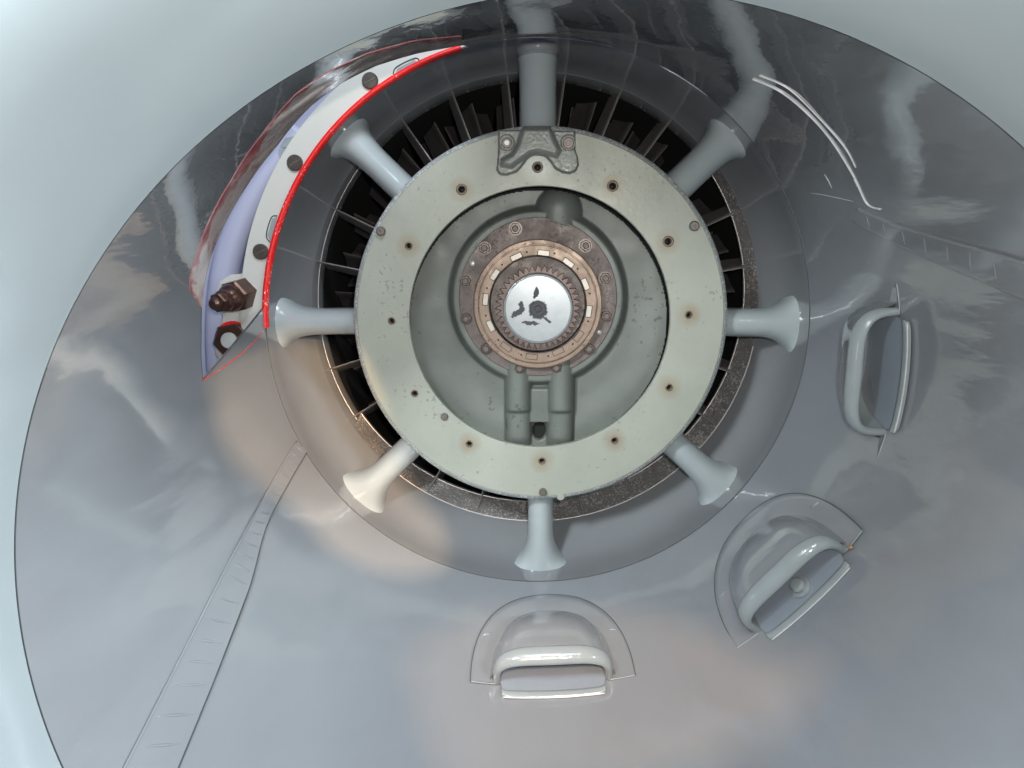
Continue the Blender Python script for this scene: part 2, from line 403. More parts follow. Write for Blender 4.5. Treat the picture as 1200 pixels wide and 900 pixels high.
def pl(T, t):
    x = max(0, min(.9999, t))*(len(T)-1); k = int(x); f = x-k; return (lerp(T[k][0], T[k+1][0], f), lerp(T[k][1], T[k+1][1], f))
for A_, B_, n_, sk_, o_ in ((SA, SB, 24, -.012, s1), (TA, TB, 9, .05, s2)):
    for k in range(n_):
        t = (k+.6)/n_; a = pl(A_, t); b_ = pl(B_, t+sk_)
        pts = [on(lerp(a[0], b_[0], q), lerp(a[1], b_[1], q), .0040) for q in (.12, .35, .6, .86)]
        part('strap_rib', *tube(smooth_path(pts, 3), lambda q: .0003+(.0018 if o_ is s1 else .0008)*sin(pi*q), 6), M_duct, o_)
for seg in ([(948, 226), (968, 229), (1000, 236)], [(966, 204), (971, 212), (975, 221)], [(1000, 210), (1003, 214), (1004, 219)], [(742, 78), (738, 92), (742, 104)]):
    part('pale_tick', *tube(smooth_path([on(*p, .0002) for p in seg], 4), lambda q: .0003+.0007*sin(pi*q), 6), M_strut, duct)  # small pale raised ticks on the wall
# lip beyond the joint
cx, cz, r0 = dc(Y0)
lip_prof = [(cx, cz, r0+.0002, .7485), (cx, cz, r0+.0012, .745), (cx, cz, r0+.006, .725), (cx, cz, r0+.016, .695), (cx, cz-.003, r0+.038, .645), (cx, cz-.008, .675, .585), (cx, cz-.013, .72, .52), (cx, cz-.018, .775, .46), (cx, cz-.022, .84, .415), (cx, cz-.024, .93, .40), (cx, cz-.024, 1.02, .43), (cx, cz-.024, 1.08, .52), (cx, cz-.024, 1.10, .70)]
lip = part('intake_lip', *revolve(lip_prof, 200), M_lip, duct)
sb = lip.modifiers.new('s', 'SUBSURF'); sb.levels = 1; sb.render_levels = 2
ring = [D(R(155+75*i/100), Y0, .0002) for i in range(101)]
part('joint_seal', *tube(ring, .0006, 6), M_seal, duct)

# ------------------------------------------------------------------ engine front frame
cF = (.0065, -.1150)
cA = (-.0017, -.1256)
cV = (-.0050, -.1000)
fr = empty('engine_front_frame', (cF[0], 1.40, cF[1]), 'engine front frame with eight pale struts joining a grey-green hub ring to the outer case', 'engine frame')
case = revolve([dc(1.4148)[:2]+(dc(1.4148)[2]-.0002, 1.4148), (cA[0], cA[1], .5022, 1.419), (cA[0], cA[1], .5015, 1.424), (cA[0], cA[1], .500, 1.45), (cA[0], cA[1], .496, 1.49), (cA[0], cA[1]+.006, .484, 1.53), (cV[0], cV[1]-.006, .467, 1.565), (cV[0], cV[1]-.003, .458, 1.5815)], 200)
part('outer_case', *case, M_case, fr)
part('case_seam', *tube([Vector((cA[0]+.5018*cos(R(3*k)), 1.4185, cA[1]+.5018*sin(R(3*k)))) for k in range(120)], .0008, 6, closed=True), M_seal, fr)
# front mounting flange seen through the notch
a0, a1 = R(88), R(205)
mf = empty
def arcplate(r0, r1, Ya, Yb, c, a0, a1, n=90):
    return revolve([(r0, Yb), (r0, Ya), (r1, Ya), (r1, Yb), (r0, Yb)], n, c, a0, a1)
mfl = part('mounting_flange', *arcplate(.5035, .549, 1.4195, 1.432, cA, a0, a1), M_white, fr, smooth='auto')
ra0 = atan2(P(541, 58, 1.42).z-cA[1], P(541, 58, 1.42).x-cA[0]); ra1 = (atan2(P(312, 384, 1.42).z-cA[1], P(312, 384, 1.42).x-cA[0])) % (2*pi)
print('red arc', math.degrees(ra0), math.degrees(ra1))
part('red_painted_rim', *revolve([(.4990, 1.430), (.4990, 1.4125), (.5060, 1.4125), (.5064, 1.430)], 90, cA, ra0, ra1), M_red, fr)

# hub ring ------------------------------------------------------------
holes = [(541, 222), (718, 218), (783, 283), (807, 369), (784, 454), (720, 516), (635, 540), (550, 520), (486, 461), (459, 376), (479, 288), (630, 196)]
hubprof = [(.2385, 1.47), (.2376, 1.403), (.2384, 1.400), (.3310, 1.400)]
hub = part('hub_ring', *revolve([(.2700, 1.475), (.2450, 1.412), (.2376, 1.411), (.2376, 1.4010), (.2386, 1.400), (.3325, 1.400), (.3340, 1.4010), (.3340, 1.46), (.3200, 1.475), (.27, 1.475)], 220, cF), M_flange, fr, smooth='auto')
cut = []
for (px, py) in holes:
    q = P(px, py, 1.40); cut.append(xf(lathe_z([(.0062, -.03), (.0062, .01)], 20), facing(q)))
cutter = part('cut', *merge(*cut), M_hole, None)
bo = hub.modifiers.new('b', 'BOOLEAN'); bo.object = cutter; bo.solver = 'EXACT'; bo.operation = 'DIFFERENCE'
bpy.context.view_layer.update()
dg = bpy.context.evaluated_depsgraph_get()
nm = bpy.data.meshes.new_from_object(hub.evaluated_get(dg)); hub.modifiers.clear(); hub.data = nm; nm.name = 'hub_ring'
for p in nm.polygons: p.use_smooth = abs(p.normal.y) < .9
bpy.data.objects.remove(cutter)
part('hub_rim', *revolve([(.3342, 1.4015), (.3410, 1.4065), (.3423, 1.418), (.340, 1.46), (.330, 1.50), (.318, 1.60)], 220, cF), M_chip, fr)
# rust halos: material of the hub gets a halo round each of the evenly spaced holes
def rust_halo(m, pts, org, colr=(.26, .19, .10), r1=.026, k=1.1):
    nt = m.node_tree; N = nt.nodes; L = nt.links; b = N['Principled BSDF']; tc = N.new('ShaderNodeTexCoord')
    nz = N.new('ShaderNodeTexNoise'); nz.inputs['Scale'].default_value = 30 if r1 < .03 else 220; L.new(tc.outputs['Object'], nz.inputs['Vector'])
    acc = None
    for p in pts:
        d = N.new('ShaderNodeVectorMath'); d.operation = 'DISTANCE'; L.new(tc.outputs['Object'], d.inputs[0]); d.inputs[1].default_value = Vector(p)-org
        if acc is None: acc = d.outputs['Value']
        else:
            mi = N.new('ShaderNodeMath'); mi.operation = 'MINIMUM'; L.new(acc, mi.inputs[0]); L.new(d.outputs['Value'], mi.inputs[1]); acc = mi.outputs[0]
    mr = N.new('ShaderNodeMapRange'); L.new(acc, mr.inputs[0]); mr.inputs['From Min'].default_value = .007; mr.inputs['From Max'].default_value = r1
    mr.inputs['To Min'].default_value = k; mr.inputs['To Max'].default_value = 0
    mu = N.new('ShaderNodeMath'); mu.operation = 'MULTIPLY'; L.new(mr.outputs[0], mu.inputs[0]); L.new(nz.outputs[0], mu.inputs[1])
    mx = N.new('ShaderNodeMix'); mx.data_type = 'RGBA'; L.new(mu.outputs[0], mx.inputs['Factor']); L.new(b.inputs['Base Color'].links[0].from_socket, mx.inputs['A'])
    mx.inputs['B'].default_value = (*colr, 1); L.new(mx.outputs['Result'], b.inputs['Base Color'])
rust_halo(M_flange, [P(x, y, 1.40) for x, y in holes if (x, y) not in ((630, 196), (459, 376), (486, 461))], ORG[fr])
rust_halo(M_flange, [P(630, 194, 1.40)], ORG[fr], (.55, .58, .55), .034, 1.5)
for i, (px, py) in enumerate(holes):
    q = P(px, py, 1.40); big = i in (0, 1, 2, 11)
    ro = .0100 if big else .0072; ri = .0056 if big else .0044
    ins = part('threaded_insert', *xf(merge(lathe_z([(.001, -.012), (.0010, -.0119)], 3), (lambda n=20: ([(r*cos(2*pi*k/n), r*sin(2*pi*k/n), z) for r, z in ((ro, -.002), (ro, .0006), (ro-.0015, .0012), (ri+.001, .0012), (ri, .0002), (ri, -.014)) for k in range(n)], [(j*n+k, j*n+(k+1) % n, (j+1)*n+(k+1) % n, (j+1)*n+k) for j in range(5) for k in range(n)]))()), facing(q)), M_rust, fr)
    part('bore_bottom', *xf(lathe_z([(ri+.0005, -.020), (ri+.0005, -.013)], 12), facing(q)), M_hole, ins)
# studs, pins and filled plugs on the ring
def stud(px, py, r, h, m=M_bolt, Y=1.40, hexed=False):
    q = P(px, py, Y)
    s = lathe_z([(r, -.003), (r, h*.75), (r*.75, h), (r*.3, h), (r*.25, h*.8)], 16)
    return part('stud', *xf(s, facing(q)), m, fr, smooth='auto')
stud(447, 271, .0085, .009); stud(813, 265, .0090, .009); stud(636, 576, .0075, .008); stud(521, 488, .0070, .006)
for px, py in ((460, 357), (808, 391), (487, 505), (657, 582)):
    part('filled_plug', *xf(lathe_z([(.0075, -.002), (.0070, .0004)], 20), facing(P(px, py, 1.40))), M_flange, fr, smooth='auto')

# struts --------------------------------------------------------------
def strut(ang, w0, flare_o, flare_i=.4, rin=.318, rout=.501, chord=.10, col=None, collar=False):
    # centre line from hub to case; elliptical section, half width w0 (tangential), chord along Y
    d = Vector((cos(ang), 0, sin(ang))); t = Vector((-sin(ang), 0, cos(ang)))
    A = Vector((cF[0], 0, cF[1])); n = 28; K = 40
    # exact outer radius from hub centre to the case circle about cA
    ox = Vector((cA[0], 0, cA[1]))-A; bq = d.dot(ox); rout2 = bq+sqrt(bq*bq-ox.dot(ox)+rout*rout)
    vs = []; fs = []
    for k in range(K+1):
        s = k/K; rr = lerp(rin, rout2, s)
        e = max(0, (s-.45)/.55); g = max(0, (.22-s)/.22)
        wd = w0*(1+flare_o*e**3.2+(.9 if flare_o > .3 else .15)*e**14+flare_i*g**2)
        ch = chord/2*(1+.25*e**3+.3*g**2)
        yc = lerp(1.425, 1.462, s)+chord/2*(1+.25*e**3)
        for i in range(n):
            a = 2*pi*i/n; sx = cos(a); sy = sin(a)
            # blunt rounded nose facing -Y, tapered tail
            yy = -abs(sy)**.8*(1 if sy > 0 else -1)*ch
            tp = 1 if sy > 0 else 1
            vs.append(tuple(A+d*rr+t*(wd*sx)+Vector((0, yc+yy, 0))))
    for k in range(K):
        for i in range(n): fs.append((k*n+i, k*n+(i+1) % n, (k+1)*n+(i+1) % n, (k+1)*n+i))
    o = part('strut', vs, fs, M_strut, fr)
    return o, A, d, t, rout2
u = 1.44/F
specs = [(-1.5, 17*u, 1.25), (43.5, 19*u, .5), (90.6, 21.5*u, .12), (137, 17*u, .75), (181.5, 16*u, 1.0), (225.5, 16*u, 1.35), (270.8, 16*u, 1.25), (317, 17*u, 1.0)]
for (a, w0, fl) in specs:
    o, A, d, t, ro = strut(R(a), w0, fl)
    if abs(a-90.6) < 1:
        M = frame(A+d*(ro-.010)+Vector((0, 1.48, 0)), d)
        vs, fs = lathe_z([(1.02, -.004), (1.06, 0), (1.06, .006), (1.02, .012)], 28)
        vs = [(x*w0*1.06 if False else x*.052, y*w0*1.10, z) for x, y, z in vs]
        # local x -> along Y (chord), local y -> tangential
        vs = [tuple(A+d*(ro-.012)+Vector((0, 1.482, 0))+d*z+Vector((0, 1, 0))*x+t*y) for x, y, z in vs]
        col_ = part('strut_collar', vs, fs, M_case, o, smooth='auto')

# flange screws, slots on mounting flange
for px, py in ((434, 95), (346, 191), (306, 295)):
    q = P(px, py, 1.4195)
    s = part('slotted_screw', *xf(lathe_z([(.0145, -.002), (.0145, .0035), (.0125, .0055)], 24), facing(q)), M_nut, fr, smooth='auto')
    ORG[s] = ORG[fr]
    part('screw_slot', *xf(box(-.011, .011, -.0008, .0008, .0050, .0062), facing(q, R(28))), M_bolt, s, smooth=False)
def outline_slot(pts, Y):
    pp = [P(x, y, Y) for x, y in pts]
    return tube(smooth_path(pp, 4), .0011, 6)
part('slot_cover', *outline_slot([(325, 253), (318, 255), (312, 276), (318, 285)], 1.4190), M_seal, fr)
part('slot_cover', *outline_slot([(461, 89), (464, 79), (487, 68), (492, 74)], 1.4190), M_seal, fr)
def slab(pts, Ya, Yb):
    n = len(pts); vs = [P(x, y, Ya) for x, y in pts]; vs += [Vector((v.x, Yb, v.z)) for v in vs]
    return vs, [tuple(range(n)), tuple(range(n, 2*n))[::-1]]+[(i, (i+1) % n, n+(i+1) % n, n+i) for i in range(n)]
part('slot_plate', *slab([(325, 254), (319, 256), (313, 276), (318, 284), (323, 268)], 1.4186, 1.4215), M_scoop, fr, smooth=False)
part('slot_plate', *slab([(463, 88), (466, 80), (486, 70), (490, 75), (476, 81)], 1.4186, 1.4215), M_scoop, fr, smooth=False)

# ------------------------------------------------------------------ guide vanes and compressor
gv = empty('inlet_guide_vanes', (cV[0], 1.60, cV[1]), 'ring of thin metal inlet guide vanes behind the struts in a speckled case band', 'guide vanes')
part('abradable_band', *revolve([(cV[0], cV[1]-.003, .4578, 1.5812), (cV[0]-.005, cV[1]+.014, .4390, 1.604)], 120, None, R(-146), R(36)), M_rough, gv)
part('smooth_band', *revolve([(cV[0], cV[1]-.003, .4578, 1.5812), (cV[0], cV[1], .4500, 1.602), (cV[0], cV[1], .4500, 1.64)], 120, None, R(36), R(214)), M_case, gv)
part('band_edge', *revolve([(.4398, 1.6035), (.4382, 1.6035), (.4376, 1.606), (.4400, 1.62)], 120, (cV[0]-.005, cV[1]+.014), R(-146), R(36)), M_edge, gv)
part('band_edge', *revolve([(.4505, 1.601), (.4493, 1.601), (.4490, 1.604), (.4505, 1.61)], 120, cV, R(140), R(214)), M_edge, gv)
part('band_edge', *revolve([(cV[0], cV[1]-.003, .4590, 1.5800), (cV[0], cV[1]-.003, .4575, 1.5798), (cV[0], cV[1]-.003, .4570, 1.582)], 120, None, R(-130), R(-10)), M_edge, gv)
NVN = 25
def vane_mesh(a, r0, r1, Ya, chord, twist, th, c):
    d = Vector((cos(a), 0, sin(a))); t = Vector((-sin(a), 0, cos(a))); cc = Vector((c[0], 0, c[1]))
    vs = []; K = 6; n = 5
    for k in range(K+1):
        s = k/K; r = lerp(r0, r1, s); tw = twist*(1-.3*s)
        for side in (1, -1):
            for j in range(n):
                q = j/(n-1); off = sin(tw)*q*chord*(q*.6+.4); yy = cos(tw)*q*chord
                vs.append(tuple(cc+d*r+t*(off+side*th*sin(pi*min(1, .12+q*.88))*.5+side*.0002)+Vector((0, Ya+yy, 0))))
    fs = []; w = 2*n
    for k in range(K):
        for j in range(n-1):
            fs.append((k*w+j, k*w+j+1, (k+1)*w+j+1, (k+1)*w+j)); fs.append((k*w+n+j, (k+1)*w+n+j, (k+1)*w+n+j+1, k*w+n+j+1))
        fs.append((k*w, (k+1)*w, (k+1)*w+n, k*w+n))
    return vs, fs
for i in range(NVN):
    a = R(10.2+i*360/NVN)
    v = part('vane', *vane_mesh(a, .27, .4615, 1.585+.0, .085, R(16), .004, cV), M_vane, gv)
    d = Vector((cos(a), 0, sin(a))); cc = Vector((cV[0], 1.584, cV[1]))
    part('vane_edge', *tube([cc+d*.27, cc+d*.36, cc+d*.4605], .0008, 6), M_edge, v)
rot = empty('compressor_rotor', (cV[0], 1.70, cV[1]), 'dark compressor rotor with wide black blades behind the guide vanes', 'compressor')
NB = 31
vb = []
for i in range(NB):
    a = R(3+i*360/NB)
    part('blade', *vane_mesh(a, .24, .440-.004*(i % 3), 1.70, .085, R(40), .006, cV), M_blade, rot)
part('rotor_disc', *revolve([(.0, 1.685), (.27, 1.685), (.275, 1.70), (.275, 1.80)], 96, cV), M_black, rot)
sv = []
part('rear_case', *revolve([(.4515, 1.606), (.4515, 2.2), (.0, 2.2)], 120, cV), M_black, rot)
for i in range(37):
    a = R(1+i*360/37)
    part('stator_vane', *vane_mesh(a, .26, .443, 1.83, .06, R(-38), .005, cV), M_blade, rot)

# ------------------------------------------------------------------ gearbox housing (height field)
hz = empty('gearbox_housing', (cF[0], 1.47, cF[1]), 'recessed dark grey-green gearbox housing with twin ribs below and a round boss above', 'gearbox')
YH = 1.470
def p2(px, py, Y=1.45):
    q = P(px, py, Y); return q.x, q.z
cb = p2(630, 349)
bo1 = p2(655, 246); rb = 27*1.45/F
g1 = p2(607, 470); g2 = p2(657, 470); gm = p2(632, 470)
def sst(e0, e1, x):
    t = max(0, min(1, (x-e0)/(e1-e0))); return t*t*(3-2*t)
zb = p2(632, 436)[1]; zbot = p2(632, 528)[1]; zmid = p2(632, 482)[1]; zpad = p2(632, 455)[1]
zpad2 = p2(632, 495)[1]
def hgt(x, z):
    h = 0
    rc = hypot(x-cb[0], z-cb[1]); h = max(h, .030*sst(.172, .156, rc))          # round plateau
    rr = hypot(x-cF[0], z-cF[1]); h += .004*sst(.17, .235, rr)                    # dished outer
    # boss above: dark walls with a domed light middle
    d1 = hypot(x-bo1[0], z-bo1[1])/rb
    if d1 < 1 and rc > .140: h = max(h, .036*(1-d1**2.4)**.6)
    ax = abs(x-bo1[0])/rb
    if ax < 1 and .140 < rc < .19 and cb[1] < z <= bo1[1]: h = max(h, .036*(1-ax**2.4)**.6)
    # ribs
    for gx in (g1[0], g2[0]):
        wv = .0265; ax = abs(x-gx)
        if z < zb+.03:
            prof = .040*sqrt(max(0, 1-(ax/wv)**2.6))*(1-.25*sst(zmid+.006, zmid-.004, z))*sst(zbot-.02, zbot+.03, z)
            h = max(h, prof)
    ax = abs(x-gm[0])
    if z < zb: 
        pad = .016*sst(.0255, .0215, ax)*sst(zpad+.003, zpad-.003, z)*sst(zpad2-.006, zpad2, z)
        if ax < .03: h = max(h, pad)
    # oval drain hole
    q = p2(632, 507); e = hypot((x-q[0])/.013, (z-q[1])/.0185)
    h -= .03*sst(1.08, .85, e)
    h += .0009*mnoise.noise(Vector((x*22, z*22, 3)))
    return h
hc = (.0065*1.05-.0025, -.1150*1.05-.0035)
G = 250; rmax = .2455; vs = []; fs = []
idx = {}
for j in range(G+1):
    for i in range(G+1):
        x = hc[0]+rmax*(2*i/G-1); z = hc[1]+rmax*(2*j/G-1)
        if hypot(x-hc[0], z-hc[1]) <= rmax*1.0:
            idx[i, j] = len(vs); vs.append((x, YH-hgt(x, z), z))
for j in range(G):
    for i in range(G):
        k = [(i, j), (i+1, j), (i+1, j+1), (i, j+1)]
        if all(q in idx for q in k): fs.append(tuple(idx[q] for q in k))
part('housing_face', vs, fs, M_house, hz)
part('recess_gap', *revolve([(.2700, 1.478), (.0, 1.480)], 80, cF), M_black, hz)
# retaining plate
YP = 1.436
cp = p2(630, 349, YP)
rp = 92*YP/F
part('retaining_plate', *revolve([(.05, YP+.006), (rp, YP+.006), (rp, YP+.001), (rp-.001, YP), (.05, YP)], 140, cp), M_plate, hz, smooth='auto')
part('plate_tongue', *slab([(640, 259), (657, 262), (655, 272), (651, 277), (645, 277), (640, 271)], YP-.003, YP+.001), M_plate, hz, smooth=False)
nuts = [(604, 268), (686, 288), (709, 326), (710, 370), (568, 291), (546, 329), (547, 373), (570, 408), (609, 431), (652, 430), (690, 408)]
nut_me = bar_me = None
for i, (px, py) in enumerate(nuts):
    q = P(px, py, YP)
    M = facing(q-ORG[hz], random.random()*pi)
    if nut_me is None:
        o = part('nut', *merge(hexp(.0105, .0015, .010), lathe_z([(.0125, 0), (.0125, .0016)], 20)), M_nut, hz, smooth=False, local=True)
        o2 = part('stud_end', *lathe_z([(.0060, .009), (.0060, .0135), (.0045, .0150)], 14), M_plate, o, smooth='auto', local=True); nut_me, bar_me = o.data, o2.data
    else:
        o = bpy.data.objects.new('nut', nut_me); C.objects.link(o); o.parent = hz
        o2 = bpy.data.objects.new('stud_end', bar_me); C.objects.link(o2); o2.parent = o
    o.matrix_local = M
for px, py in ((554, 309), (702, 389)):
    part('rivet', *xf(lathe_z([(.0055, -.001), (.005, .002), (.002, .003)], 14), facing(P(px, py, YP))), M_steel, hz)

# ------------------------------------------------------------------ bearing and output gear
YB = 1.412
cB = P(630, 357, YB); br = empty('shaft_bearing', (cB.x, YB, cB.z), 'bronze bearing ring with small cream cage inserts around the shaft', 'bearing')
cB2 = (cB.x, cB.z); pu = YB/F
part('outer_race', *revolve([(75.5*pu, YP+.002), (75.5*pu, YB+.004), (74*pu, YB+.002), (70*pu, YB+.002), (69.6*pu, YB+.006), (68.6*pu, YB+.006), (68.2*pu, YB+.001)], 140, cB2), M_race, br, smooth='auto')
part('cage', *revolve([(68.4*pu, YB+.006), (68.0*pu, YB), (57.5*pu, YB), (57.0*pu, YB+.001)], 140, cB2), M_race, br, smooth='auto')
part('bore_wall', *revolve([(57.2*pu, YB), (56.2*pu, YB-.0005), (55.8*pu, YB+.002), (55.6*pu, YB+.05), (30*pu, YB+.05)], 140, cB2), M_bore, br)
for k, (px, py) in enumerate([(605, 301), (637, 296.5), (666, 308), (686, 333), (690, 365), (678, 394), (654, 412), (623, 418), (593, 406.5), (575, 382), (569, 351), (580, 322)]):
    q = P(px, py, YB); a = atan2(q.z-cB.z, q.x-cB.x)
    hw, hh = 6.3*pu, 2.7*pu
    fr_ = part('cage_pocket', *xf(box(-hw-.0012, hw+.0012, -hh-.0012, hh+.0012, -.001, .0004), facing(q, a-pi/2)), M_hole, br, smooth=False)
    part('cage_insert', *xf(box(-hw, hw, -hh, hh, -.001, .0012), facing(q, a-pi/2)), M_cream if k in (0, 1, 2, 3, 4, 10, 11, 9) else M_race, fr_, smooth=False)
for k in range(12):
    a = R(12+k*30); q = Vector((cB.x+62*pu*cos(a), YB, cB.z+62*pu*sin(a)))
    part('oil_hole', *xf(lathe_z([(.0018, -.002), (.0018, .0004)], 8), facing(q)), M_hole, br)
YG = 1.415
cG = P(630.5, 361, YG); dg_ = empty('splined_shaft', (cG.x, YG, cG.z), 'toothed drive shaft end in the centre of the engine with a smudged silver cap', 'shaft')
gu = YG/F; NTT = 40; vs = []; fs = []
def ringpts(rf, Y):
    return [(cG.x+rf(i)*cos(2*pi*i/(NTT*4)), Y, cG.z+rf(i)*sin(2*pi*i/(NTT*4))) for i in range(NTT*4)]
rt = lambda i: (50.0 if i % 4 == 0 else (46.5 if i % 2 else 42.8))*gu
rows = [ringpts(rt, YG+.03), ringpts(rt, YG+.0015), ringpts(lambda i: rt(i)-.001, YG), ringpts(lambda i: 41*gu, YG)]
n = NTT*4
for rw in rows: vs += rw
for j in range(3):
    for i in range(n): fs.append((j*n+i, j*n+(i+1) % n, (j+1)*n+(i+1) % n, (j+1)*n+i))
part('toothed_ring', vs, fs, M_gear, dg_, smooth=False)
YC = 1.408; cC = P(630.5, 362, YC); cu = YC/F
cpo = part('shaft_cap', *lathe_z([(40.8*cu, -.02), (40.8*cu, -.002), (40.0*cu, -.0004), (38.6*cu, .0), (38.0*cu, -.0015), (9*cu, -.0015), (8.6*cu, -.0028), (4*cu, -.0028), (3.4*cu, -.0010), (1*cu, -.0008)], 96), M_cap, dg_, smooth='auto', local=True)
cpo.matrix_local = facing(Vector((cC.x, YC, cC.z))-ORG[dg_])

# ------------------------------------------------------------------ top cover pad on the hub ring
YT = 1.392
ct = P(630, 180, YT)
cov = empty('cover_pad', (ct.x, 1.40, ct.z), 'small cast grey pad bolted at the top of the hub ring below the upper strut', 'cover')
outl = [(584, 153), (584, 176), (582, 200), (586, 205), (594, 206), (606, 202), (613, 194), (618, 187), (624, 183), (631, 182), (639, 184), (645, 190), (650, 198), (659, 203), (668, 204), (675, 201), (678, 194), (677, 184), (674, 176), (674, 154), (646, 154), (645, 148), (614, 148), (612, 153)]
from mathutils.geometry import tessellate_polygon
def inpoly(x, y, pl):
    c = False; j = len(pl)-1
    for i in range(len(pl)):
        xi, yi = pl[i]; xj, yj = pl[j]
        if (yi > y) != (yj > y) and x < (xj-xi)*(y-yi)/(yj-yi)+xi: c = not c
        j = i
    return c
def dpoly(x, y, pl):
    d = 1e9
    for i in range(len(pl)):
        a = Vector(pl[i]+(0,)); b_ = Vector(pl[(i+1) % len(pl)]+(0,)); p = Vector((x, y, 0)); ab = b_-a
        t = max(0, min(1, (p-a).dot(ab)/ab.length_squared)); d = min(d, (p-a-ab*t).length)
    return d
mid = [(612, 151), (646, 151), (650, 163), (657, 178), (652, 186), (641, 183), (631, 180), (622, 182), (612, 189), (600, 198), (588, 196), (588, 188), (600, 181), (606, 170)]
vs = []; fs = []; idx = {}
x0, y0, st = 580, 146, .8
nx, ny = int(102/st), int(64/st)
for j in range(ny+1):
    for i in range(nx+1):
        x, y = x0+i*st, y0+j*st
        ins_ = inpoly(x, y, outl); d = dpoly(x, y, outl)
        if ins_ or d < st*1.1:
            h = .001+.011*sst(0, 1.6, d if ins_ else 0)
            m_in = inpoly(x, y, mid); dm = dpoly(x, y, mid)
            s = dm if m_in else -dm
            h += .006*sst(-1.5, 2.5, s)
            h += .003*sst(1, 5, dm) if m_in else 0
            if hypot(x-594, y-168) < 9: h = min(h, .009)
            if hypot(x-666, y-168) < 9: h = min(h, .009)
            q = P(x, y, 1.40); idx[i, j] = len(vs); vs.append((q.x, 1.3995-h, q.z))
for j in range(ny):
    for i in range(nx):
        k = [(i, j), (i+1, j), (i+1, j+1), (i, j+1)]
        if all(q in idx for q in k): fs.append(tuple(idx[q] for q in k))
part('pad_body', vs, fs, M_cover, cov)
for px, py in ((594, 168), (666, 168)):
    q = P(px, py, 1.3905)
    o = part('bolt', *xf(merge(lathe_z([(.0115, -.001), (.0115, .0015)], 24), lathe_z([(.0098, .001), (.0098, .0052), (.0085, .0062)], 24 if px > 600 else 6)), facing(q, .3)), M_bolt, cov, smooth='auto')
    ORG[o] = ORG[cov]
    part('bolt_socket', *xf(lathe_z([(.0052, .0055), (.0046, .0075)], 6), facing(q)), M_steel if px < 600 else M_bolt, o, smooth=False)

